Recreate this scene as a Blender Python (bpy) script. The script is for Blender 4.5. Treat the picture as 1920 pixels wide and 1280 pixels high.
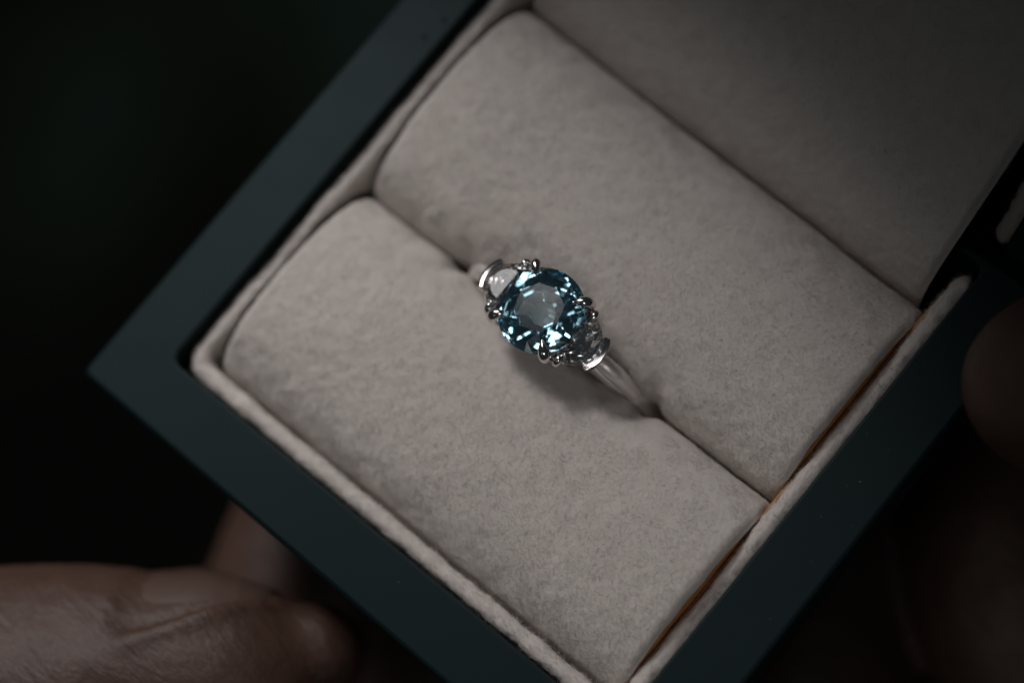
import bpy, bmesh, math
import numpy as np
from mathutils import Vector, Matrix

sc = bpy.context.scene
for o in list(bpy.data.objects):
    bpy.data.objects.remove(o)
MM = 0.001            # everything below is measured in millimetres, built in metres
rng = np.random.default_rng(11)

# ------------------------------------------------------------------ camera
RM = np.array([[0.7482496979754316, 0.6348779735464579, -0.19248986514847838],
               [0.5782862352883843, -0.7663706822867262, -0.2797516888331249],
               [-0.3251267745900416, 0.09800987722949787, -0.9405778247479157]])
CAM = np.array([44.37767582164334, -18.467993607370182, 133.24017080544073])
FPX = 3915.0
cd = bpy.data.cameras.new('camera')
cam = bpy.data.objects.new('camera', cd)
sc.collection.objects.link(cam)
mw = Matrix.Identity(4)
for i in range(3):
    mw[i][0], mw[i][1], mw[i][2] = RM[0][i], -RM[1][i], -RM[2][i]
    mw[i][3] = CAM[i] * MM
cam.matrix_world = mw
cd.sensor_width = 36.0
cd.lens = FPX / 1920 * 36.0
cd.clip_start = 0.01
cd.clip_end = 20.0
cd.dof.use_dof = True
cd.dof.focus_distance = float(RM[2] @ (np.array([2.0, -4.0, 4.4]) - CAM)) * MM
cd.dof.aperture_fstop = 11.0
cd.dof.aperture_blades = 9
sc.camera = cam

# ------------------------------------------------------------------ world, lamp, exposure
w = bpy.data.worlds.new("World")
sc.world = w
w.use_nodes = True
bg = w.node_tree.nodes['Background']
bg.inputs[0].default_value = (0.70, 0.85, 0.95, 1)
bg.inputs[1].default_value = 0.021

def area_lamp(name, pos, aim, size, spread, energy, color):  # disk area lamp with limited spread, for main lights and added fills
    ld = bpy.data.lights.new(name, 'AREA')
    lo = bpy.data.objects.new(name, ld)
    sc.collection.objects.link(lo)
    lo.location = Vector(np.array(pos) * MM)
    lo.rotation_euler = Vector(np.array(aim, float) - np.array(pos)).to_track_quat('-Z', 'Y').to_euler()
    ld.shape = 'DISK'
    ld.size = size
    ld.spread = math.radians(spread)
    ld.energy = energy
    ld.color = color


area_lamp('side_lamp', (-77.4, 4.8, 47.7), (-45.0, -25.0, 0.0), 0.080, 59.0, 0.0076, (1.0, 0.98, 0.97))
area_lamp('overhead_lamp', (-53.7, -2.0, 75.3), (3.5, -28.5, 0.0), 0.080, 16.0, 0.0038, (1.0, 0.98, 0.98))
area_lamp('stone_fill', (-43.0, 10.6, 120.0), (4.0, -22.0, 0.0), 0.080, 16.6, 0.0010, (1.0, 0.975, 0.98))  # added fill that brightens the blue stone's facets; not a real sky
area_lamp('ring_fill', (80.0, -55.0, 90.0), (4.0, -10.0, 0.0), 0.044, 12.0, 0.00045, (1.0, 0.97, 0.94))  # added fill that lifts the shadow beside the ring and brightens the band
area_lamp('finger_fill', (30.0, -95.0, 85.0), (40.0, -14.0, -8.0), 0.060, 30.0, 0.0006, (1.0, 0.97, 0.94))  # added fill for the right-hand fingers and the gap by the lining

sc.view_settings.view_transform = 'Standard'
sc.view_settings.look = 'None'
sc.view_settings.exposure = 0.0
sc.view_settings.gamma = 1.0
sc.render.engine = 'CYCLES'
sc.cycles.max_bounces = 20
sc.cycles.transmission_bounces = 18
sc.cycles.glossy_bounces = 10
sc.cycles.diffuse_bounces = 6
sc.cycles.sample_clamp_indirect = 6.0


# ------------------------------------------------------------------ helpers
def bp(px, py, z):
    """The point (mm) at height z that lies on the sight line through a spot of the 1920 x 1280 photograph."""
    d = RM.T @ np.array([(px - 960) / FPX, (py - 640) / FPX, 1.0])
    return CAM + d * (z - CAM[2]) / d[2]


def tag(o, label=None, cat=None, group=None, kind=None):
    for k, v in (('label', label), ('category', cat), ('group', group), ('kind', kind)):
        if v:
            o[k] = v
    return o


def empty(name, loc, label, cat, group=None):
    o = bpy.data.objects.new(name, None)
    o.location = Vector(np.array(loc, float) * MM)
    o.empty_display_size = 0.005
    sc.collection.objects.link(o)
    return tag(o, label, cat, group)


def world_of(o):
    m = Matrix.Translation(o.location)
    return (world_of(o.parent) @ m) if o.parent else m


def mesh(name, verts, faces, mat, parent=None, smooth=True):
    """One mesh object from world-space millimetre vertices."""
    v = np.asarray(verts, np.float64) * MM
    off = np.zeros(3)
    if parent is not None:
        off = np.array(world_of(parent).translation)
    v = v - off
    me = bpy.data.meshes.new(name)
    if isinstance(faces, np.ndarray):
        n, k = faces.shape
        me.vertices.add(len(v)); me.vertices.foreach_set('co', v.ravel())
        me.loops.add(n * k); me.loops.foreach_set('vertex_index', faces.ravel().astype(np.int32))
        me.polygons.add(n)
        me.polygons.foreach_set('loop_start', np.arange(0, n * k, k, dtype=np.int32))
        me.update(calc_edges=True)
    else:
        me.from_pydata([tuple(x) for x in v], [], faces)
        me.update()
    me.validate()
    if smooth:
        me.polygons.foreach_set('use_smooth', np.ones(len(me.polygons), bool))
    me.materials.append(mat)
    o = bpy.data.objects.new(name, me)
    sc.collection.objects.link(o)
    if parent is not None:
        o.parent = parent
    return o


def fix_normals(o):
    bm = bmesh.new(); bm.from_mesh(o.data)
    bmesh.ops.recalc_face_normals(bm, faces=bm.faces)
    bm.to_mesh(o.data); bm.free()
    return o


def grid_faces(nu, nv, closed_u=False, closed_v=False):
    iu = np.arange(nu if closed_u else nu - 1)
    iv = np.arange(nv if closed_v else nv - 1)
    a, b = np.meshgrid(iu, iv, indexing='ij')
    a2, b2 = (a + 1) % nu, (b + 1) % nv
    return np.stack([a * nv + b, a2 * nv + b, a2 * nv + b2, a * nv + b2], -1).reshape(-1, 4)


def _hash(i, j, k, seed):
    h = (i * 374761393 + j * 668265263 + k * 2147483647 + seed * 144665) & 0xffffffff
    h = ((h ^ (h >> 13)) * 1274126177) & 0xffffffff
    h = (h ^ (h >> 16)) & 0xffffffff
    return h / 4294967295.0


def noise(P, scale, seed=0):
    """Smooth value noise in [-1, 1]."""
    Q = np.asarray(P, float) / scale
    I = np.floor(Q).astype(np.int64); F = Q - I
    F = F * F * F * (F * (F * 6 - 15) + 10)
    out = 0
    for dx in (0, 1):
        for dy in (0, 1):
            for dz in (0, 1):
                wgt = (F[..., 0] if dx else 1 - F[..., 0]) * (F[..., 1] if dy else 1 - F[..., 1]) * (F[..., 2] if dz else 1 - F[..., 2])
                out = out + wgt * _hash(I[..., 0] + dx, I[..., 1] + dy, I[..., 2] + dz, seed)
    return out * 2 - 1


def catmull(P, n):
    P = np.asarray(P, float)
    P = np.vstack([2 * P[0] - P[1], P, 2 * P[-1] - P[-2]])
    out = []
    m = len(P) - 3
    for t in np.linspace(0, m, n):
        i = min(int(t), m - 1); f = t - i
        a, b, c, d = P[i:i + 4]
        out.append(0.5 * (2 * b + (c - a) * f + (2 * a - 5 * b + 4 * c - d) * f * f + (3 * b - a - 3 * c + d) * f ** 3))
    return np.array(out)


def tube(path, radii, n=40, sides=14, flat=1.0, up=None):
    """A closed tapering tube with rounded ends; returns verts, faces. flat squeezes it along `up`."""
    PR = catmull(np.hstack([np.asarray(path, float), np.asarray(radii, float)[:, None]]), n)
    P, Rr = PR[:, :3], np.maximum(PR[:, 3], 0.01)
    T = np.gradient(P, axis=0); T /= np.linalg.norm(T, axis=1)[:, None]
    # rounded caps
    cap = np.linspace(math.pi / 2, 0, 6)[:-1]
    P0 = [P[0] - T[0] * Rr[0] * math.sin(a) for a in cap]; R0 = [Rr[0] * max(math.cos(a), 0.02) for a in cap]
    P1 = [P[-1] + T[-1] * Rr[-1] * math.sin(a) for a in cap[::-1]]; R1 = [Rr[-1] * max(math.cos(a), 0.02) for a in cap[::-1]]
    P = np.vstack([P0, P, P1]); T = np.vstack([[T[0]] * len(P0), T, [T[-1]] * len(P1)]); Rr = np.concatenate([R0, Rr, R1])
    u = np.array(up, float) if up is not None else (np.array([0, 0, 1.0]) if abs(T[0][2]) < 0.9 else np.array([1.0, 0, 0]))
    V = []
    for p, t, r in zip(P, T, Rr):
        u = u - t * (u @ t); u /= np.linalg.norm(u)
        b = np.cross(t, u)
        for a in np.linspace(0, 2 * math.pi, sides, endpoint=False):
            V.append(p + r * (flat * math.cos(a) * u + math.sin(a) * b))
    m = len(P)
    F = [tuple(x) for x in grid_faces(m, sides, False, True)]
    F.append(tuple(range(sides))[::-1]); F.append(tuple((m - 1) * sides + i for i in range(sides)))
    return np.array(V), F


def join(parts):
    V, F, k = [], [], 0
    for v, f in parts:
        V.append(np.asarray(v)); F += [tuple(int(i) + k for i in q) for q in f]; k += len(v)
    return np.vstack(V), F


def round_rect(x0, x1, y0, y1, r, n=7):
    pts = []
    for cx, cy, a0 in ((x1 - r, y1 - r, 0), (x0 + r, y1 - r, 90), (x0 + r, y0 + r, 180), (x1 - r, y0 + r, 270)):
        for a in np.linspace(a0, a0 + 90, n):
            pts.append((cx + r * math.cos(math.radians(a)), cy + r * math.sin(math.radians(a))))
    return np.array(pts)


# ------------------------------------------------------------------ materials
def material(name):
    m = bpy.data.materials.new(name)
    m.use_nodes = True
    nt = m.node_tree
    return m, nt, nt.nodes['Principled BSDF']


def add_noise(nt, scale, detail=4, rough=0.6, coords='Object'):
    tc = nt.nodes.new('ShaderNodeTexCoord')
    n = nt.nodes.new('ShaderNodeTexNoise')
    n.inputs['Scale'].default_value = scale; n.inputs['Detail'].default_value = detail; n.inputs['Roughness'].default_value = rough
    nt.links.new(tc.outputs[coords], n.inputs['Vector'])
    return n


def ramp(nt, fac, stops):
    r = nt.nodes.new('ShaderNodeValToRGB')
    e = r.color_ramp.elements
    while len(e) < len(stops):
        e.new(0.5)
    for el, (p, c) in zip(e, stops):
        el.position = p; el.color = (*c, 1)
    nt.links.new(fac, r.inputs[0])
    return r


def bump(nt, p, height, strength, dist):
    b = nt.nodes.new('ShaderNodeBump')
    b.inputs['Strength'].default_value = strength; b.inputs['Distance'].default_value = dist
    nt.links.new(height, b.inputs['Height'])
    nt.links.new(b.outputs[0], p.inputs['Normal'])


def felt_material(name, lo_, hi_, bumped=True):
    m, nt, p = material(name)
    n = add_noise(nt, 900, 5, 0.62)
    r = ramp(nt, n.outputs['Fac'], [(0.32, lo_), (0.68, hi_)])
    nt.links.new(r.outputs[0], p.inputs['Base Color'])
    p.inputs['Roughness'].default_value = 0.95
    p.inputs['Specular IOR Level'].default_value = 0.1
    p.inputs['Sheen Weight'].default_value = 0.25
    p.inputs['Sheen Roughness'].default_value = 0.6
    if bumped:
        n2 = add_noise(nt, 3000, 4, 0.7)
        bump(nt, p, n2.outputs['Fac'], 0.3, 0.00012)
    return m


M_FELT = felt_material('cream_felt', (0.615, 0.553, 0.515), (0.655, 0.60, 0.558))
M_NAP = felt_material('cream_fibre', (0.625, 0.568, 0.528), (0.67, 0.62, 0.578), False)

M_CASE, nt, p = material('dark_teal_lacquer')
n = add_noise(nt, 70, 3, 0.5)
r = ramp(nt, n.outputs['Fac'], [(0.3, (0.0036, 0.0092, 0.0098)), (0.7, (0.0049, 0.0115, 0.0128))])
nt.links.new(r.outputs[0], p.inputs['Base Color'])
n2 = add_noise(nt, 260, 5, 0.6)
mr = nt.nodes.new('ShaderNodeMapRange')
mr.inputs['To Min'].default_value = 0.46; mr.inputs['To Max'].default_value = 0.54
p.inputs['Specular IOR Level'].default_value = 0.17
p.inputs['Specular Tint'].default_value = (0.75, 0.95, 1.0, 1)
nt.links.new(n2.outputs['Fac'], mr.inputs['Value']); nt.links.new(mr.outputs[0], p.inputs['Roughness'])
n3 = add_noise(nt, 5200, 2, 0.5)
bump(nt, p, n3.outputs['Fac'], 0.12, 0.00002)

M_CARD, nt, p = material('tan_card')
n = add_noise(nt, 1500, 4, 0.6)
r = ramp(nt, n.outputs['Fac'], [(0.3, (0.48, 0.20, 0.06)), (0.7, (0.60, 0.29, 0.10))])
nt.links.new(r.outputs[0], p.inputs['Base Color'])
p.inputs['Roughness'].default_value = 0.9

M_METAL, nt, p = material('white_gold')
p.inputs['Base Color'].default_value = (0.80, 0.75, 0.73, 1)
p.inputs['Metallic'].default_value = 1.0
p.inputs['Roughness'].default_value = 0.13
n = add_noise(nt, 2500, 3, 0.5)
bump(nt, p, n.outputs['Fac'], 0.06, 0.00002)

M_BAND, nt, p = material('brightened_white_gold')
p.inputs['Base Color'].default_value = (0.90, 0.83, 0.80, 1)
p.inputs['Metallic'].default_value = 0.65  # paler and part diffuse: light from bright surroundings put into the colour
p.inputs['Roughness'].default_value = 0.42
n = add_noise(nt, 3500, 3, 0.5)
bump(nt, p, n.outputs['Fac'], 0.08, 0.00002)

M_SAPPH, nt, p = material('teal_sapphire')
p.inputs['Base Color'].default_value = (1, 1, 1, 1)
p.inputs['Transmission Weight'].default_value = 1.0
p.inputs['Roughness'].default_value = 0.0
p.inputs['IOR'].default_value = 1.77
va = nt.nodes.new('ShaderNodeVolumeAbsorption')
va.inputs['Color'].default_value = (0.02, 0.57, 0.73, 1)
va.inputs['Density'].default_value = 150.0
nt.links.new(va.outputs[0], nt.nodes['Material Output'].inputs['Volume'])

M_DIAM, nt, p = material('clear_diamond')
p.inputs['Base Color'].default_value = (1, 1, 1, 1)
p.inputs['Transmission Weight'].default_value = 1.0
p.inputs['Roughness'].default_value = 0.0
p.inputs['IOR'].default_value = 2.42

n = add_noise(nt, 1500, 3, 0.6)
bump(nt, p, n.outputs['Fac'], 0.10, 0.00006)

M_SKIN, nt, p = material('skin')
n = add_noise(nt, 240, 5, 0.6)
r = ramp(nt, n.outputs['Fac'], [(0.3, (0.060, 0.028, 0.019)), (0.7, (0.088, 0.046, 0.032))])
nt.links.new(r.outputs[0], p.inputs['Base Color'])
p.inputs['Roughness'].default_value = 0.55
p.inputs['Subsurface Weight'].default_value = 0.15
p.inputs['Subsurface Radius'].default_value = (0.0025, 0.001, 0.0006)
p.inputs['Subsurface Scale'].default_value = 1.0
tc = nt.nodes.new('ShaderNodeTexCoord')
mp = nt.nodes.new('ShaderNodeMapping'); mp.inputs['Rotation'].default_value = (0.3, 0.2, 0.5); mp.inputs['Scale'].default_value = (1.0, 3.2, 2.0)
wv = nt.nodes.new('ShaderNodeTexNoise'); wv.inputs['Scale'].default_value = 520; wv.inputs['Detail'].default_value = 4; wv.inputs['Roughness'].default_value = 0.65
nt.links.new(tc.outputs['Object'], mp.inputs[0]); nt.links.new(mp.outputs[0], wv.inputs['Vector'])
bump(nt, p, wv.outputs['Fac'], 0.4, 0.0005)

M_NAIL, nt, p = material('nail')
n = add_noise(nt, 200, 3, 0.5)
r = ramp(nt, n.outputs['Fac'], [(0.3, (0.080, 0.045, 0.034)), (0.7, (0.10, 0.058, 0.045))])
nt.links.new(r.outputs[0], p.inputs['Base Color'])
p.inputs['Roughness'].default_value = 0.58

M_GROUND, nt, p = material('mossy_ground')
n = add_noise(nt, 5.5, 3, 0.5)
r = ramp(nt, n.outputs['Fac'], [(0.36, (0.075, 0.068, 0.045)), (0.48, (0.18, 0.19, 0.12)), (0.56, (0.23, 0.36, 0.25))])
nt.links.new(r.outputs[0], p.inputs['Base Color'])
p.inputs['Roughness'].default_value = 0.9

M_DUST, nt, p = material('dust')
n = add_noise(nt, 800, 2, 0.5)
r = ramp(nt, n.outputs['Fac'], [(0.3, (0.045, 0.042, 0.038)), (0.7, (0.075, 0.068, 0.06))])
nt.links.new(r.outputs[0], p.inputs['Base Color'])
M_DROP, nt, p = material('dark_droplet')
n = add_noise(nt, 800, 2, 0.5)
r = ramp(nt, n.outputs['Fac'], [(0.3, (0.003, 0.005, 0.005)), (0.7, (0.005, 0.008, 0.008))])
nt.links.new(r.outputs[0], p.inputs['Base Color']); p.inputs['Roughness'].default_value = 0.9


# ------------------------------------------------------------------ felt fibres
def fibres(name, P, N, comb, length, width, lift, parent, mat=None, follow=.8):
    """Loose felt fibres: one thin curved blade (two triangles) per root."""
    m = len(P)
    d = rng.normal(size=(m, 3))
    d -= N * (d * N).sum(1)[:, None]
    d /= np.linalg.norm(d, axis=1)[:, None] + 1e-9
    d = d + comb
    D = d + N * (lift * rng.uniform(0.1, 1.0, m))[:, None]
    D /= np.linalg.norm(D, axis=1)[:, None]
    L = (length * rng.uniform(0.5, 1.25, m))[:, None]
    S = np.cross(D, N + rng.normal(size=(m, 3)) * 0.4); S /= np.linalg.norm(S, axis=1)[:, None] + 1e-9
    Wd = (width * rng.uniform(0.6, 1.2, m))[:, None]
    bend = rng.normal(size=(m, 3)) * 0.22 * L
    A = P - S * Wd * .5 - N * .03; B = P + S * Wd * .5 - N * .03
    C = P + D * L * .55 + S * Wd * .35 + bend * .3
    Dm = P + D * L * .55 - S * Wd * .35 + bend * .3
    T = P + D * L + bend
    V = np.stack([A, B, C, Dm, T], 1).reshape(-1, 3)
    i = np.arange(m) * 5
    F = np.concatenate([np.stack([i, i + 1, i + 2], 1), np.stack([i, i + 2, i + 3], 1), np.stack([i + 3, i + 2, i + 4], 1)])
    o = mesh(name, V, F, mat or M_NAP, parent, True)
    NN = N * follow + D * .35 + S * rng.normal(size=(m, 1)) * .15
    NN /= np.linalg.norm(NN, axis=1)[:, None]
    if len(o.data.vertices) == 5 * m:
        o.data.normals_split_custom_set_from_vertices(np.repeat(NN, 5, 0))
    o['kind'] = 'stuff'
    return o


def surf_normals(G):
    du = np.gradient(G, axis=0); dv = np.gradient(G, axis=1)
    N = np.cross(du, dv); N /= np.linalg.norm(N, axis=2)[..., None] + 1e-12
    return N


def scatter(G, N, count, mask=None):
    """Random points on a vertex grid, spread by area."""
    a = np.linalg.norm(np.cross(G[1:, :-1] - G[:-1, :-1], G[:-1, 1:] - G[:-1, :-1]), axis=2)
    if mask is not None:
        a = a * mask(G[:-1, :-1])
    pick = rng.choice(a.size, count, p=(a / a.sum()).ravel())
    i, j = np.unravel_index(pick, a.shape)
    u, v = rng.random((2, count, 1))
    P = G[i, j] * (1 - u) * (1 - v) + G[i + 1, j] * u * (1 - v) + G[i, j + 1] * (1 - u) * v + G[i + 1, j + 1] * u * v
    return P, N[i, j]


# ================================================================== the ring box
RIM = 4.74
BY1 = 19.0            # back edge of the base, where the lid is hinged
DEPTH = 24.0


def tray(x0, x1, y0, y1, ix0, ix1, iy0, iy1, depth, floor):
    """A solid box with a rounded recess: bevelled outside, softened inside edge."""
    loops = []
    def L(a, b, c, d, r, z):
        q = round_rect(a, b, c, d, r); loops.append(np.column_stack([q, np.full(len(q), z)]))
    tp = min(3.9, .16 * depth)
    L(x0 + tp + .8, x1 - tp - .8, y0 + tp + .8, y1 - .8, .8, -depth)
    L(x0 + tp, x1 - tp, y0 + tp, y1, .8, -depth + .8)
    L(x0 + .05, x1 - .05, y0 + .05, y1, .6, -4.0)
    L(x0, x1, y0, y1, .5, -1.0)
    L(x0 + .01, x1 - .01, y0 + .01, y1 - .01, .5, -.45)
    L(x0 + .06, x1 - .06, y0 + .06, y1 - .06, .5, -.2)
    L(x0 + .18, x1 - .18, y0 + .18, y1 - .18, .45, -.06)
    L(x0 + .36, x1 - .36, y0 + .36, y1 - .36, .4, 0)
    L(x0 + .41, x1 - .41, y0 + .41, y1 - .41, .4, 0)
    L(ix0 - .21, ix1 + .21, iy0 - .21, iy1 + .21, 1.0, 0)
    L(ix0 - .16, ix1 + .16, iy0 - .16, iy1 + .16, 1.0, 0)
    L(ix0 - .05, ix1 + .05, iy0 - .05, iy1 + .05, .95, -.05)
    L(ix0, ix1, iy0, iy1, .9, -.18)
    L(ix0, ix1, iy0, iy1, .9, -floor)
    n = len(loops[0]); V = np.vstack(loops)
    F = [tuple(q) for q in grid_faces(len(loops), n, False, True)]
    F.append(tuple(range(n))[::-1]); F.append(tuple((len(loops) - 1) * n + i for i in range(n)))
    return V, F


def strip(pts, zt, zb, th, parent, name, n_path=420, seed=3, xf=None, fuzz=26000):
    """A felt wall with a rounded top that follows a plan path and ends rounded; fibres stand off its top."""
    P2 = catmull(np.asarray(pts, float), n_path)
    keep = [0]
    T = np.gradient(P2, axis=0); T /= np.linalg.norm(T, axis=1)[:, None]
    S = np.column_stack([-T[:, 1], T[:, 0]])           # to the left of the path
    ang = np.linspace(0, math.pi, 15)
    prof = [(-.5, zb)] + [(-.5, zb * .5 + zt * .5)] + [(-.5 * math.cos(a), zt - .55 + .55 * math.sin(a)) for a in ang] + [(.5, zb * .5 + zt * .5), (.5, zb)]
    m = len(prof)
    G = np.zeros((n_path, m, 3))
    s = np.concatenate([[0], np.cumsum(np.linalg.norm(np.diff(P2, axis=0), axis=1))]); Ltot = s[-1]
    for j, (o_, z) in enumerate(prof):
        endr = np.clip(np.minimum(s, Ltot - s) / (th * .9), 0, 1)
        taper = np.sqrt(1 - (1 - endr) ** 2) * .96 + .04
        G[:, j, :2] = P2 + S * (o_ * th * taper)[:, None]
        drop = (1 - taper) * .8
        G[:, j, 2] = z - (drop if z > zb + 1 else 0)
    top = np.clip((G[..., 2] - (zt - 2.5)) / 2.5, 0, 1)
    nz = noise(G, 1.6, seed) * .09 + noise(G, .5, seed + 1) * .07 + noise(G, .22, seed + 2) * .04
    wob = noise(G * [1, 1, .2], 5.0, seed + 5) * .10
    N = surf_normals(G)
    c = N[n_path // 2, m // 2]
    if c[2] < 0:
        N = -N
    G = G + N * (nz * top)[..., None]
    G[..., 2] += wob * top
    if xf is not None:
        G = xf(G); N = surf_normals(G)
        if N[n_path // 2, m // 2][2] < 0:
            N = -N
    o = mesh(name, G.reshape(-1, 3), grid_faces(n_path, m), M_FELT, parent)
    fix_normals(o)
    jj0, jj1 = 1, m - 1
    P, Np = scatter(G[:, jj0:jj1], N[:, jj0:jj1], fuzz)
    fibres('felt_nap', P, Np, Np * .4 + np.array([0, 0, .1]), .36, .022, .9, o, None, .45)
    return o


box = empty('ring_box', (0, -3, -12), 'open dark teal lacquered ring box lined with cream felt, held in two hands', 'ring box')

case = fix_normals(mesh('case_body', *tray(-25, 25, -25, BY1, -25 + RIM, 25 - RIM, -25 + RIM, BY1 - .7, DEPTH, DEPTH - 2.5), M_CASE, box, False))
case['label'] = 'dark teal satin lacquer base with a wide flat rim'


def auto_smooth(o, deg=35):
    me = o.data
    me.polygons.foreach_set('use_smooth', np.ones(len(me.polygons), bool))
    bm = bmesh.new(); bm.from_mesh(me)
    lim = math.radians(deg)
    for e in bm.edges:
        if len(e.link_faces) == 2 and e.calc_face_angle(0) > lim:
            e.smooth = False
    bm.to_mesh(me); bm.free()


auto_smooth(case)

# felt lining wall: left side, front, right side (open at the hinge)
LIN = 1.25
lo_x, hi_x, lo_y = -20.05 + LIN / 2, 20.2 - LIN / 2, -20.1 + LIN / 2
rc = 1.5
path = [(lo_x, 18.0 - 2.2 * k) for k in range(0, 16)]
path += [(lo_x + rc - rc * math.cos(a), lo_y + rc - rc * math.sin(a)) for a in np.linspace(0, math.pi / 2, 6)]
path += [(lo_x + rc + (hi_x - lo_x - 2 * rc) * t, lo_y) for t in np.linspace(0.06, .94, 16)]
path += [(hi_x - rc + rc * math.sin(a), lo_y + rc - rc * math.cos(a)) for a in np.linspace(0, math.pi / 2, 6)]
path += [(hi_x, lo_y + 2.6 + (17.75 - lo_y - 2.6) * t) for t in np.linspace(0, 1, 16)]
lining = strip(path, -0.95, -12.0, LIN, box, 'felt_lining', 620, 3, None, 110000)

# ---- the two rolls that grip the ring
SLIT = -2.15
RX = -0.55            # centre of the ring along the slit


def crease(x):
    return 15.0 - .036 * x


def roll(name, y0f, y1f, zs, h, x0, x1, seed, slit_side):
    nu, nv = 420, 230
    e0 = 1 - np.cos(np.linspace(0, math.pi / 2, 14))
    xs = np.concatenate([x0 + .75 * e0, np.linspace(x0 + .75, x1 - .75, nu - 26)[1:-1], (x1 - .75 * e0)[::-1]])
    nu = len(xs)
    t = np.linspace(0, 1, nv)
    # arc part in the middle, straight sides below
    side = .14
    G = np.zeros((nu, nv, 3))
    a = np.clip((t - side) / (1 - 2 * side), 0, 1) * math.pi
    e = 2 / 2.25
    cy = np.sign(np.cos(a)) * np.abs(np.cos(a)) ** e
    cz = np.abs(np.sin(a)) ** e
    below = np.where(t < side, (side - t) / side, np.where(t > 1 - side, (t - 1 + side) / side, 0)) * 9.0
    y0, y1 = y0f(xs), y1f(xs)
    mid, hw = (y0 + y1) / 2, (y1 - y0) / 2
    G[..., 0] = xs[:, None]
    G[..., 1] = mid[:, None] - hw[:, None] * cy[None, :]
    # ends sink a little
    ed = np.minimum(xs - x0, x1 - xs)
    er = np.clip(ed / .7, 0, 1)
    sink = .7 * (1 - np.sqrt(1 - (1 - er) ** 2)) + .28 * np.exp(-ed / 2.2)
    G[..., 2] = (zs + h * cz - below)[None, :] - sink[:, None] * (.25 + .75 * cz[None, :])
    shy = (.5 * (1 - np.sqrt(1 - (1 - er) ** 2)))[:, None] * cy[None, :]
    G[..., 1] += shy
    # pressed apart where the ring shank goes in
    for bx, amt, sg in ((RX + 8.0, .68, .9), (RX - 8.3, .42, .75)):
        dep = amt * np.exp(-((G[..., 0] - bx - .35 * np.sign(bx)) / sg) ** 2)
        near = np.exp(-((G[..., 1] - SLIT) / 1.5) ** 2)
        G[..., 1] += slit_side * dep * near * .75
        G[..., 2] -= dep * near * .35
    pull = .35 * np.exp(-((G[..., 0] - RX) / 7) ** 2) * np.exp(-((G[..., 1] - SLIT) / 2.2) ** 2)
    G[..., 1] += slit_side * pull
    N = surf_normals(G)
    if N[nu // 2, nv // 2][2] < 0:
        N = -N
    nz = noise(G, 7.0, seed) * .13 + noise(G, 2.2, seed + 1) * .034 + noise(G, .9, seed + 2) * .034 + noise(G, .42, seed + 3) * .018 + noise(G, .21, seed + 9) * .014
    # combed felt: streaks run across the roll
    Gs = np.stack([G[..., 0] * .8 + G[..., 1] * .6, (-G[..., 0] * .6 + G[..., 1] * .8) * 2.6, G[..., 2]], -1)
    nz = nz + noise(Gs, 1.3, seed + 4) * .016
    G = G + N * nz[..., None]
    o = mesh(name, G.reshape(-1, 3), grid_faces(nu, nv), M_FELT, box)
    fix_normals(o)
    N = surf_normals(G)
    if N[nu // 2, nv // 2][2] < 0:
        N = -N
    P, Np = scatter(G, N, 210000, lambda q: (q[..., 2] > zs - 1.5) * (q[..., 0] < x1 - .2))
    comb = np.array([.35, .45, 0]) * (noise(P, 1.1, seed + 7))[:, None] + np.array([.3, -.25, 0])
    fibres('felt_nap', P, Np, comb, .34, .018, .26, o)
    # raw card end under the felt at the right
    q = G[-1]
    c = q.mean(0); c[2] = zs - 6
    V = np.vstack([q + [-.06, 0, 0], [c]])
    V[:, 0] = x1 - .06
    m = len(q)
    fc = mesh('end_panel', V, [(i, i + 1, m) for i in range(m - 1)], M_CARD, o, False)
    fc['label'] = 'raw tan card end of the felt roll'
    return o


low = roll('felt_roll', lambda x: 0 * x - 18.75, lambda x: 0 * x + SLIT - .03, -3.9, 4.9, -18.15, 18.78, 21, -1)
low['label'] = 'nearer cream felt roll, in front of the ring'
upp = roll('felt_roll', lambda x: 0 * x + SLIT + .03, lambda x: crease(x) - .05, -3.9, 4.7, -18.1, 18.72, 41, 1)
upp['label'] = 'farther cream felt roll, between ring and lid'

fl = [(-20.2, -20.2, -13), (20.2, -20.2, -13), (20.2, 18.2, -13), (-20.2, 18.2, -13)]
mesh('card_floor', fl, [(0, 1, 2, 3)], M_CARD, box, False)

ys = np.linspace(-18.4, 14.6, 60)
wv = noise(np.column_stack([ys * 0, ys, ys * 0]), 2.2, 77) * .05
V = []
for y, q in zip(ys, wv):
    V += [(18.70 + q, y, -9), (18.72 + q, y, -1.75 + q), (18.92 + q * .5, y, -1.60 + q), (19.02, y, -9)]
fix_normals(mesh('gap_strip', V, [tuple(x) for x in grid_faces(60, 4, False, True)] + [(0, 1, 2, 3), (236, 237, 238, 239)], M_CARD, box, False))  # added tan strip in the gap between roll ends and right lining

# ---- hinged lid, thrown back and rising away from the hinge
TILT = math.radians(44)
HY, HZ = BY1 + .35, -2.4


def lid_xf(G):
    G = np.asarray(G, float)
    y, z = G[..., 1] - HY, G[..., 2]
    out = G.copy()
    out[..., 1] = HY + y * math.cos(TILT) - z * math.sin(TILT)
    out[..., 2] = HZ + y * math.sin(TILT) + z * math.cos(TILT)
    return out


V, F = tray(-25, 25, HY, HY + 44, -25 + RIM, 25 - RIM, HY + .7, HY + 44 - RIM, 13, 11.5)
lid = fix_normals(mesh('lid', lid_xf(V), F, M_CASE, box, False)); auto_smooth(lid)
lid['label'] = 'opened dark lid lined with cream felt'
lp = [(19.6, HY + 1.1 + 37.5 * t) for t in np.linspace(0, 1, 18)]
lin2 = strip(lp, -0.5, -9.0, 1.3, lid, 'lid_lining', 300, 61, lid_xf, 14000)

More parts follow.
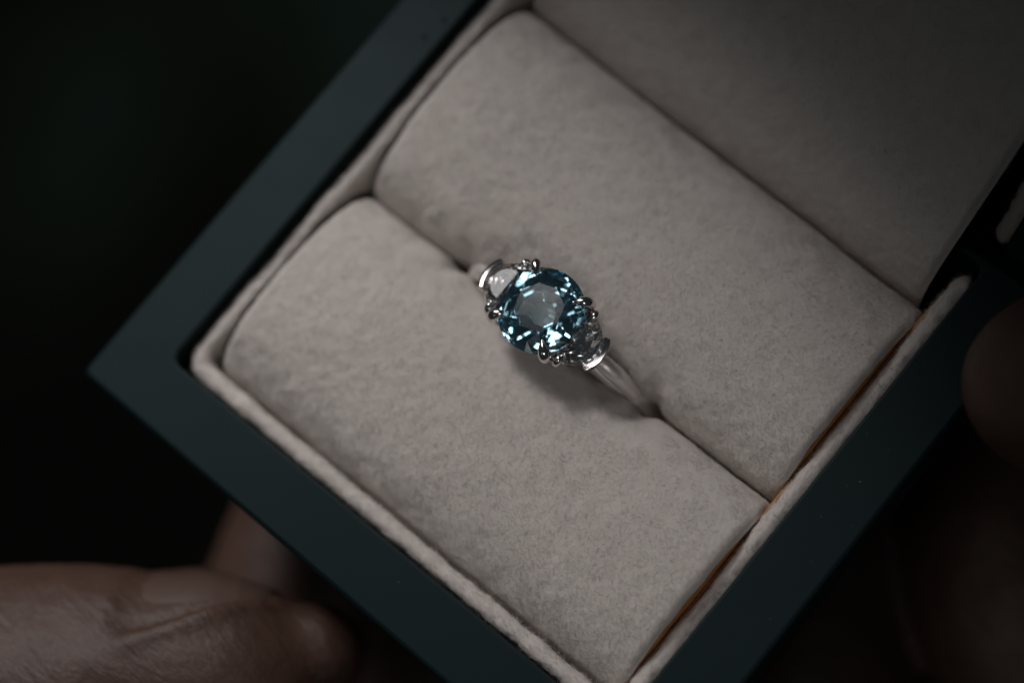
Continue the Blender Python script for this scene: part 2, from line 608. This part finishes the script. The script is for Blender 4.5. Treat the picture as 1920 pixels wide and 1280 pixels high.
# felt flap: rises from the crease over the hinge and becomes the lid's pad
nu, nv = 420, 300
prof = catmull([(0.05, -9.0), (.05, -6.0), (.1, -4.3), (.5, -2.6), (1.5, -.9), (3.2, .75), (6.2, 3.1), (10, 6.3), (15, 10.9), (20, 15.8), (26, 21.8), (33, 28.9), (41, 37.0)], nv)
G = np.zeros((nu, nv, 3))
xs = np.linspace(-18.0, 17.75, nu)
G[..., 0] = xs[:, None] + (np.clip(prof[:, 0], 0, 50) * .055)[None, :] * (xs[:, None] > 0)
G[..., 1] = crease(xs)[:, None] + prof[None, :, 0]
ed = np.minimum(xs - xs[0], xs[-1] - xs)
G[..., 2] = prof[None, :, 1] - (.5 * np.exp(-(ed / .35) ** 2))[:, None]
N = surf_normals(G)
if N[nu // 2, nv // 2][2] < 0:
    N = -N
nz = noise(G, 7.0, 81) * .14 + noise(G, 2.3, 82) * .04 + noise(G, .9, 83) * .03 + noise(G, .42, 84) * .02
G = G + N * nz[..., None]
# turn the two side edges down so the felt has a thickness
skl = G[:1].copy(); skl[..., 2] -= 1.2; skr = G[-1:].copy(); skr[..., 2] -= 1.1; skr[..., 0] -= .5
GG = np.concatenate([skl, G, skr], 0)
flap = mesh('hinge_flap', GG.reshape(-1, 3), grid_faces(nu + 2, nv), M_FELT, box)
fix_normals(flap)
N = surf_normals(G)
if N[nu // 2, nv // 2][2] < 0:
    N = -N
P, Np = scatter(G, N, 120000)
fibres('felt_nap', P, Np, np.array([.2, .3, 0]) * noise(P, 1.2, 88)[:, None], .34, .018, .26, flap)


# ---- specks on the lacquer
def speck(px, py, rx, ry, mat, ang=0.3):
    c = bp(px, py, 0.03)
    V, F = [], []
    n = 12
    for k, (rr, z) in enumerate(((1.0, -.02), (.8, .03), (.35, .05))):
        for i in range(n):
            a = 2 * math.pi * i / n
            wob = 1 + .18 * math.sin(3 * a + px)
            x, y = rx * rr * wob * math.cos(a), ry * rr * wob * math.sin(a)
            V.append((c[0] + x * math.cos(ang) - y * math.sin(ang), c[1] + x * math.sin(ang) + y * math.cos(ang), z))
    F = [tuple(q) for q in grid_faces(3, n, False, True)] + [tuple(2 * n + i for i in range(n))]
    return fix_normals(mesh('speck', V, F, mat, box))


for a in ((832, 38, .26, .2, M_DROP), (796, 70, .28, .2, M_DROP), (1613, 903, .11, .08, M_DUST), (1588, 911, .08, .06, M_DUST),
          (748, 1091, .14, .05, M_DUST), (1625, 812, .07, .05, M_DUST), (1668, 843, .07, .05, M_DUST), (1540, 968, .07, .05, M_DUST), (1600, 985, .06, .05, M_DUST),
          (1522, 1052, .06, .05, M_DUST), (1444, 1160, .05, .06, M_DUST), (1375, 1195, .06, .05, M_DROP)):
    speck(*a)

# ================================================================== the ring
RC = np.array([-0.25, SLIT, 3.55])      # middle of the blue stone at its girdle
ring = empty('ring', (RC[0], RC[1], -8.8), 'white gold ring with a round teal blue stone between two half-moon diamonds', 'ring')
GR = 2.98


def gem_mesh(name, V, F, mat):
    o = mesh(name, np.asarray(V) + RC, F, mat, ring, False)
    return fix_normals(o)


# ---- blue stone: round mixed cut with a wide table and a shallow, stepped back
def round_gem(R, table, crown, tiers, n=8, oval=(1.0, 1.0), turn=0.0):
    V, F = [], []
    def ringpts(r, z, m, off):
        i0 = len(V)
        for k in range(m):
            a = 2 * math.pi * (k + off) / m + turn
            V.append((r * oval[0] * math.cos(a), r * oval[1] * math.sin(a), z))
        return [i0 + k for k in range(m)]
    T = ringpts(table * R, crown, n, .5)
    rb = (table + 1) / 2 * R
    K = ringpts(rb * 1.005, crown * .52, n, 0)            # tips where bezel and star facets meet
    Gu = ringpts(R, .06, 2 * n, 0)
    Gl = ringpts(R, -.06, 2 * n, 0)
    Hu = ringpts(R, .06, 2 * n, .5)
    Hl = ringpts(R, -.06, 2 * n, .5)
    F.append(tuple(T))
    for k in range(n):
        a, b = T[k - 1], T[k]
        F.append((a, b, K[k]))                              # star
        g0, g1, g2 = Gu[2 * k], Gu[(2 * k + 1) % (2 * n)], Gu[(2 * k + 2) % (2 * n)]
        kn = K[(k + 1) % n]
        F.append((b, kn, g1)); F.append((b, g1, K[k]))      # bezel kite halves
        h0, h1 = Hu[2 * k], Hu[(2 * k + 1) % (2 * n)]
        F += [(K[k], g1, h0), (K[k], h0, g0), (kn, g2, h1), (kn, h1, g1)]    # upper girdle
    for k in range(2 * n):
        k2 = (k + 1) % (2 * n)
        F += [(Gu[k], Hu[k], Hl[k], Gl[k]), (Hu[k], Gu[k2], Gl[k2], Hl[k])]
    # stepped back: octagonal tiers of broad facets
    girdle = [q for k in range(2 * n) for q in (Gl[k], Hl[k])]
    m4 = 4 * n
    cur = ringpts(tiers[0][0] * R, tiers[0][1], n, .5)
    for k in range(n):
        # the tier corner k sits at angle k + .5, i.e. girdle index 4k + 2
        c0, c1 = cur[k], cur[(k + 1) % n]
        g = [girdle[(4 * k + 2 + j) % m4] for j in range(5)]
        F += [(g[0], g[1], c0), (g[1], g[2], c0), (g[2], c1, c0), (g[2], g[3], c1), (g[3], g[4], c1)]
    prev, off = cur, .5
    for (r, z) in tiers[1:]:
        cur = ringpts(r * R, z, n, .5)
        for k in range(n):
            k2 = (k + 1) % n
            F.append((prev[k], prev[k2], cur[k2], cur[k]))
        prev = cur
    i = len(V); V.append((0.05, 0.03, tiers[-1][1] - .30))
    for k in range(n):
        F.append((prev[k], prev[(k + 1) % n], i))
    return np.array(V), F


V, F = round_gem(GR, .57, .80, [(.80, -.80), (.56, -1.50), (.30, -2.10)], 8, (1.0, 1.0), math.radians(18))
stone = gem_mesh('centre_stone', V, F, M_SAPPH)
stone['label'] = 'round teal blue faceted stone'


# ---- half-moon diamonds
def moon_gem(r, depth, table, crown, pav):
    """Straight side at x=0, bulging to -x."""
    n = 10
    ang = np.linspace(90, 270, n)
    out = np.array([(depth * math.cos(math.radians(a)), r * math.sin(math.radians(a))) for a in ang])
    straight = np.array([(0.0, -r * .5), (0.0, 0.0), (0.0, r * .5)])
    O = np.vstack([out, straight])
    m = len(O)
    c = np.array([-depth * .40, 0.0])
    Tt = c + (O - c) * table
    Mid = c + (np.roll(O, -1, 0) + O) / 2 - c
    Mid = c + (Mid - c) * ((1 + table) / 2)
    V = [(*q, crown) for q in Tt] + [(*q, crown * .55) for q in Mid] + [(*q, .05) for q in O] + [(*q, -.05) for q in O]
    P1 = c + ((np.roll(O, -1, 0) + O) / 2 - c) * .58
    V += [(*q, -pav * .55) for q in P1]
    V += [(c[0], c[1] + r * .35, -pav), (c[0] - .1, c[1], -pav * 1.02), (c[0], c[1] - r * .35, -pav)]
    F = [tuple(range(m))]
    for k in range(m):
        k2 = (k + 1) % m
        F += [(k, k2, m + k), (k2, 2 * m + k2, m + k), (m + k, 2 * m + k2, 2 * m + k), (k, m + k, 2 * m + k)]
        F.append((2 * m + k, 2 * m + k2, 3 * m + k2, 3 * m + k))
        F += [(3 * m + k, 3 * m + k2, 4 * m + k), (3 * m + k2, 4 * m + k2, 4 * m + k)]
        def keel(i):
            y = V[4 * m + i][1]
            return 5 * m + (0 if y > r * .22 else 2 if y < -r * .22 else 1)
        a, b = keel(k), keel(k2)
        if a == b:
            F.append((4 * m + k, 4 * m + k2, a))
        else:
            F += [(4 * m + k, 4 * m + k2, b), (4 * m + k, b, a)]
    return np.array(V), F


SIDE_TILT = math.radians(10)


def side_xf(V, sgn):
    """Local side-stone space (bulging to -x) -> beside the blue stone, leaning outward and down."""
    V = np.asarray(V, float).copy()
    x, z = V[:, 0].copy(), V[:, 2].copy()
    V[:, 0] = x * math.cos(SIDE_TILT) - z * math.sin(SIDE_TILT)
    V[:, 2] = x * math.sin(SIDE_TILT) + z * math.cos(SIDE_TILT)
    V[:, 0] -= 2.55
    V[:, 2] -= 0.42
    if sgn > 0:
        V[:, 0] *= -1
    return V


MR, MDEP = 1.95, 2.15
for sgn, lab in ((-1, 'pale frosty half-moon diamond catching the light'), (1, 'sparkling half-moon diamond with dark facets')):
    V, F = moon_gem(MR, MDEP, .58, .50, 1.30)
    g = gem_mesh('side_stone', side_xf(V, sgn), F, M_DIAM)
    g['label'] = lab


def metal(name, parts, local=None, mat=None):
    V, F = join(parts)
    if local:
        V = local(V)
    o = mesh(name, V + RC, F, mat or M_METAL, ring)
    return fix_normals(o)


# ---- claws round the blue stone
for k in range(4):
    a = math.radians(45 + 90 * k)
    u = np.array([math.cos(a), math.sin(a), 0])
    R = GR
    pts = [u * (R * .42) + [0, 0, -3.0], u * (R * .80) + [0, 0, -1.9], u * (R * 1.03) + [0, 0, -.7], u * (R * 1.085) + [0, 0, .08], u * (R * 1.03) + [0, 0, .48], u * (R * .91) + [0, 0, .68], u * (R * .77) + [0, 0, .80]]
    metal('claw', [tube(pts, [.34, .37, .42, .45, .42, .30, .08], 44, 18)])

# ---- basket under the blue stone
def torus(R, r, z, n=64, s=12, sx=1.0, sy=1.0):
    V = []
    for i in range(n):
        a = 2 * math.pi * i / n
        for j in range(s):
            b = 2 * math.pi * j / s
            q = R + r * math.cos(b)
            V.append((q * math.cos(a) * sx, q * math.sin(a) * sy, z + r * math.sin(b)))
    return np.array(V), [tuple(x) for x in grid_faces(n, s, True, True)]


metal('basket', [torus(GR * .80, .22, -1.25), torus(GR * .50, .25, -2.35)])

# ---- half-moon settings, end bars and their small claws
for sgn in (-1, 1):
    f = lambda V, s=sgn: side_xf(V, s)
    # wall under each half-moon
    n = 30
    loops = []
    for (sc_, z) in ((.99, -.10), (.97, -.30), (.80, -.9), (.62, -1.7), (.50, -1.7), (.66, -.9), (.80, -.30)):
        q = [(MDEP * sc_ * math.cos(t) , MR * sc_ * math.sin(t), z) for t in np.linspace(math.pi / 2, 3 * math.pi / 2, n)]
        loops.append(q)
    m = len(loops)
    metal('half_moon_setting', [(np.array(loops).reshape(-1, 3), [tuple(x) for x in grid_faces(m, n, True, False)])], f)
    # polished end bar hugging the tip of the half-moon
    sec = [(1.0, -.55), (.99, .10), (1.0, .16), (1.02, .19), (1.19, .43), (1.215, .445), (1.24, .42), (1.25, .30), (1.23, -.55), (1.10, -.75)]
    if sgn < 0:
        sec = [(1.00, -.55), (1.00, .12), (.95, .24), (.95, .36), (1.0, .43), (1.08, .46), (1.17, .38), (1.20, .24), (1.20, -.55), (1.10, -.75)]
    n = 26
    G = []
    span = math.radians(36)
    for i, t in enumerate(np.linspace(-1, 1, n)):
        ang = math.pi + t * span
        e = min(1, (1 - abs(t)) / .12); e = math.sqrt(1 - (1 - e) ** 2) * .8 + .2
        for (s_, z) in sec:
            sc2 = 1.06 + (s_ - 1.06) * e
            zz = -.1 + (z + .1) * (.75 + .25 * e)
            G.append(((MDEP * sc2 + .02) * math.cos(ang), MR * sc2 * math.sin(ang), zz))
    k = len(sec)
    Fb = [tuple(x) for x in grid_faces(n, k, False, True)] + [tuple(range(k))[::-1], tuple((n - 1) * k + i for i in range(k))]
    auto_smooth(metal('end_bar', [(np.array(G), Fb)], f), 22)
    for sy in (-1, 1):
        c = np.array([-.42, sy * (MR + .02), 0])
        pts = [c + [.15, -sy * .55, -1.6], c + [0, sy * .06, -.5], c + [0, sy * .12, .1], c + [-.02, -sy * .1, .42], c + [-.05, -sy * .42, .52]]
        metal('small_claw', [tube(pts, [.26, .28, .31, .28, .10], 30, 14)], f)

# ---- band
RO = 9.55
BC = np.array([RX - RC[0], 0, -3.0 - RO])           # centre of the hoop, from the stone
n, s = 220, 24
V = []
for i in range(n):
    a = 2 * math.pi * i / n
    up_ = max(0.0, math.sin(a))
    wid = .74 - .06 * up_ ** 6
    thk = .66 - .05 * up_
    rad = RO - thk
    for j in range(s):
        b = 2 * math.pi * j / s
        cb, sb = math.cos(b), math.sin(b)
        dr = thk * (np.sign(cb) * abs(cb) ** .85 if cb > 0 else cb * .75)
        dy = wid * np.sign(sb) * abs(sb) ** .8
        V.append((BC[0] + (rad + dr) * math.cos(a), dy, BC[2] + (rad + dr) * math.sin(a)))
metal('band', [(np.array(V), [tuple(x) for x in grid_faces(n, s, True, True)])], None, M_BAND)
# shoulders rising from the band to the half-moon settings
for sgn in (-1, 1):
    pts = [(sgn * 7.1 + BC[0] * .6, 0, -4.05 - 1.3), (sgn * 6.2 + BC[0] * .4, 0, -3.35), (sgn * 5.5, 0, -2.7), (sgn * 4.9, 0, -2.3), (sgn * 4.3, 0, -2.2)]
    metal('shoulder', [tube(pts, [.52, .58, .60, .58, .50], 34, 18, 1.0)], None, M_BAND)


# ================================================================== hands
def hand_mesh(name, chains, nail_fn=None, voxel=.55, smooth_it=14):
    """Closed tapering limbs fused into one continuous skin."""
    parts = []
    for ch in chains:
        A = np.array([[*c[0], c[1]] for c in ch], float)
        parts.append(tube(A[:, :3], A[:, 3], max(24, 10 * len(A)), 26))
    V, F = join(parts)
    o = mesh(name, V, F, M_SKIN, None)
    fix_normals(o)
    md = o.modifiers.new('r', 'REMESH'); md.mode = 'VOXEL'; md.voxel_size = voxel * MM; md.use_smooth_shade = True
    ms = o.modifiers.new('s', 'SMOOTH'); ms.factor = .5; ms.iterations = smooth_it
    dg = bpy.context.evaluated_depsgraph_get()
    me = bpy.data.meshes.new_from_object(o.evaluated_get(dg))
    o.modifiers.clear()
    old = o.data; o.data = me; bpy.data.meshes.remove(old)
    me.name = name
    if not me.materials:
        me.materials.append(M_SKIN)
    nvt = len(me.vertices)
    co = np.empty(nvt * 3); me.vertices.foreach_get('co', co); co = co.reshape(-1, 3) / MM
    nr = np.empty(nvt * 3); me.vertices.foreach_get('normal', nr); nr = nr.reshape(-1, 3)
    d = noise(co, 5.0, 5) * .16 + noise(co, 1.7, 6) * .06
    if nail_fn is not None:
        d = d + nail_fn(co)
    co = co + nr * d[:, None]
    me.vertices.foreach_set('co', (co * MM).ravel()); me.update()
    me.polygons.foreach_set('use_smooth', np.ones(len(me.polygons), bool))
    return o


VIEW = -RM[2]        # towards the camera
IUP = -RM[1]         # up in the photograph
IRT = RM[0]

# ---- hand at the lower left: thumb pressed on the front of the box, fingers below it
tz = -9.0
thumb = [(bp(-420, 1500, -24), 13.5), (bp(-260, 1400, -16), 12.3), (bp(-90, 1345, tz), 10.6), (bp(60, 1322, tz), 10.2), (bp(170, 1312, tz), 9.9), (bp(290, 1302, tz), 8.9),
         (bp(400, 1284, tz), 8.5), (bp(465, 1270, tz), 7.9), (bp(515, 1254, tz), 7.0), (bp(560, 1236, tz), 5.6), (bp(592, 1222, tz), 3.6)]
index = [(bp(300, 1900, -40), 10.5), (bp(470, 1480, -36), 9.4), (bp(560, 1165, -33.5), 8.6), (bp(612, 1020, -33), 8.4), (bp(690, 800, -33), 8.0), (bp(770, 600, -32.6), 7.2)]
middle = [(bp(460, 1980, -44), 10.5), (bp(700, 1560, -40), 9.4), (bp(860, 1250, -36), 8.6), (bp(960, 1000, -34), 8.2), (bp(1040, 800, -33.4), 7.4)]
ringf = [(bp(620, 2080, -48), 10), (bp(900, 1650, -44), 9), (bp(1080, 1330, -39), 8.2), (bp(1180, 1120, -35), 7.6), (bp(1230, 980, -34), 6.8)]
palm = [(bp(-500, 1700, -38), 17), (bp(-200, 1950, -44), 17), (bp(200, 2200, -48), 16), (bp(560, 2350, -52), 15)]
palm2 = [(bp(-420, 1500, -26), 14), (bp(-500, 1760, -38), 17), (bp(-620, 2200, -44), 19), (bp(-800, 2700, -46), 19)]
web = [(bp(-200, 1950, -44), 16), (bp(120, 1900, -42), 12), (bp(330, 1880, -42), 10.5)]
palm3 = [(bp(-620, 2250, -46), 19), (bp(-150, 2350, -50), 18), (bp(400, 2260, -50), 15)]
TH = np.array([c[0] for c in thumb[2:]]); THR = np.array([c[1] for c in thumb[2:]])
THc = catmull(np.hstack([TH, THR[:, None]]), 240)
TV = VIEW


def thumb_frame(i):
    t = THc[min(i + 1, 239), :3] - THc[max(i - 1, 0), :3]; t = t / np.linalg.norm(t)
    v = TV - t * (TV @ t); v /= np.linalg.norm(v)
    u = np.cross(t, v)
    if u @ IUP < 0:
        u = -u
    return t, u, v


FR = [thumb_frame(i) for i in range(240)]
# nail bounds along the thumb: start and end as shares of the axis
S0, S1 = 0.38, 0.90


def fold_angle(q):
    """Angle (from the camera side towards the top) of the near nail fold at share q of the nail."""
    return math.radians(40) + math.radians(30) * q ** 1.2


def nail_dent(co):
    d2 = np.full(len(co), 1e9); idx = np.zeros(len(co), int)
    for i in range(0, 240, 3):
        dd = ((co - THc[i, :3]) ** 2).sum(1)
        b = dd < d2
        d2[b] = dd[b]; idx[b] = i
    fr_u = np.array([f[1] for f in FR])[idx]; fr_v = np.array([f[2] for f in FR])[idx]
    rel = co - THc[idx, :3]
    phi = np.arctan2((rel * fr_u).sum(1), (rel * fr_v).sum(1))
    near = (np.sqrt(d2) < THc[idx, 3] * 1.5)
    q = (idx / 239 - S0) / (S1 - S0)
    fa = math.radians(40) + math.radians(30) * np.clip(q, 0, 1) ** 1.2
    r = THc[idx, 3]
    dist = (phi - fa) * r                       # mm from the fold, towards the nail when positive
    inside = (q > -.02) & (q < 1.02)
    win = np.clip(q / .12 + .3, 0, 1) * np.clip((1.03 - q) / .1, 0, 1) * inside
    out = np.zeros(len(co))
    out += win * (-.5 * np.exp(-((dist - .1) / .42) ** 2) + .4 * np.exp(-((dist + .9) / .7) ** 2))
    out += win * (dist > .3) * (dist < 9) * -.45        # nail bed sits a little low
    # the cuticle ridge and knuckle creases
    qq = (idx / 239 - S0) * 239 / 240 * 30
    out += (phi > math.radians(35)) * (phi < math.radians(150)) * (.10 * np.exp(-((qq + 1.0) / .9) ** 2) - .05 * np.exp(-((qq - .1) / .6) ** 2))
    for kq, am in ((-4.4, .14), (-5.3, .18), (-6.3, .14)):
        out += -am * np.exp(-((qq - kq - .5 * np.sin(phi * 3)) / .28) ** 2) * (np.abs(phi - 1.0) < 1.2)
    return out * near


hand_l = hand_mesh('hand', [thumb, index, middle, ringf, palm, palm2, palm3, web], nail_dent)
tag(hand_l, 'hand at the lower left, thumbnail showing, thumb pressed to the box front', 'hand', 'hands holding the ring box')

# thumb nail: a thin curved plate lying in its bed
nq, na = 46, 30
top, bot = [], []
for a in range(nq):
    q = a / (nq - 1)
    i = int(round((S0 + (S1 - S0) * (.02 + .96 * q)) * 239))
    t, u, v = FR[i]
    c, r = THc[i, :3], THc[i, 3]
    f0 = fold_angle(q) + .03; f1 = math.radians(152) - math.radians(14) * q
    rr = r - .34 + .16 * q
    if q > .85:
        f0 += (q - .85) ** 2 * 9; f1 -= (q - .85) ** 2 * 9
    if q < .15:
        f0 += (.15 - q) ** 2 * 12; f1 -= (.15 - q) ** 2 * 12
    for b in range(na):
        ph = f0 + (f1 - f0) * b / (na - 1)
        edge = min(b, na - 1 - b) / (na - 1)
        rad = rr - .45 * math.exp(-(edge / .12) ** 2)
        top.append(c + rad * (math.cos(ph) * v + math.sin(ph) * u))
        bot.append(c + (rad - .4) * (math.cos(ph) * v + math.sin(ph) * u))
F1 = [tuple(x) for x in grid_faces(nq, na)]
k = nq * na
F2 = [tuple(int(i) + k for i in x)[::-1] for x in F1]
edge = [a * na for a in range(nq)] + [(nq - 1) * na + b for b in range(1, na)] + [a * na + na - 1 for a in range(nq - 2, -1, -1)] + [b for b in range(na - 2, 0, -1)]
F3 = [(edge[i], edge[(i + 1) % len(edge)], edge[(i + 1) % len(edge)] + k, edge[i] + k) for i in range(len(edge))]
nail = fix_normals(mesh('nail', np.array(top + bot), F1 + F2 + F3, M_NAIL, hand_l))

# ---- hand at the right: one fingertip over the rim, the next finger under the box
tip = [(bp(2900, 1000, -6), 10.5), (bp(2560, 880, 1), 9.3), (bp(2300, 800, 4), 8.2), (bp(2130, 755, 4.6), 7.2), (bp(2030, 728, 4.2), 6.7), (bp(1985, 718, 4.0), 5.9)]
under = [(bp(2100, 1900, -46), 10.5), (bp(1760, 1560, -38), 9.2), (bp(1534, 1190, -33.5), 8.4), (bp(1600, 960, -33), 8.3), (bp(1690, 755, -33), 8.2), (bp(1740, 600, -32.6), 7.2)]
under = [(bp(2000, 2000, -46), 11), (bp(1650, 1600, -40), 9.6), (bp(1534, 1220, -34.5), 8.6), (bp(1585, 985, -33), 8.4), (bp(1672, 770, -33), 8.2), (bp(1740, 600, -32.8), 7.2)]
third = [(bp(2350, 1950, -44), 11), (bp(2150, 1500, -36), 9.8), (bp(2030, 1290, -31), 9.2), (bp(1930, 1120, -28), 8.8), (bp(1880, 960, -27), 8.2), (bp(1850, 860, -27), 7.0)]
rp = [(bp(1950, 2050, -46), 14), (bp(2350, 2000, -44), 17), (bp(2750, 1700, -30), 17), (bp(2950, 1050, -8), 12)]
rp2 = [(bp(2350, 2050, -44), 18), (bp(2800, 2300, -44), 20), (bp(3200, 2500, -44), 20)]
rp3 = [(bp(2700, 1750, -30), 17), (bp(2850, 2200, -42), 19)]
hand_r = hand_mesh('hand', [tip, under, third, rp, rp2, rp3])
tag(hand_r, 'shaded hand at the right edge, bare fingertip over the box rim', 'hand', 'hands holding the ring box')

# ================================================================== ground far below
g = 160
u = np.linspace(-1, 1, g)
X, Y = np.meshgrid(u, u, indexing='ij')
G = np.stack([np.sign(X) * np.abs(X) ** 1.8 * 3000, np.sign(Y) * np.abs(Y) ** 1.8 * 3000, 0 * X - 420], -1)
G[..., 2] += noise(G, 90, 7) * 14 + noise(G, 35, 8) * 5
ground = mesh('ground', G.reshape(-1, 3), grid_faces(g, g), M_GROUND)
tag(ground, kind='structure')
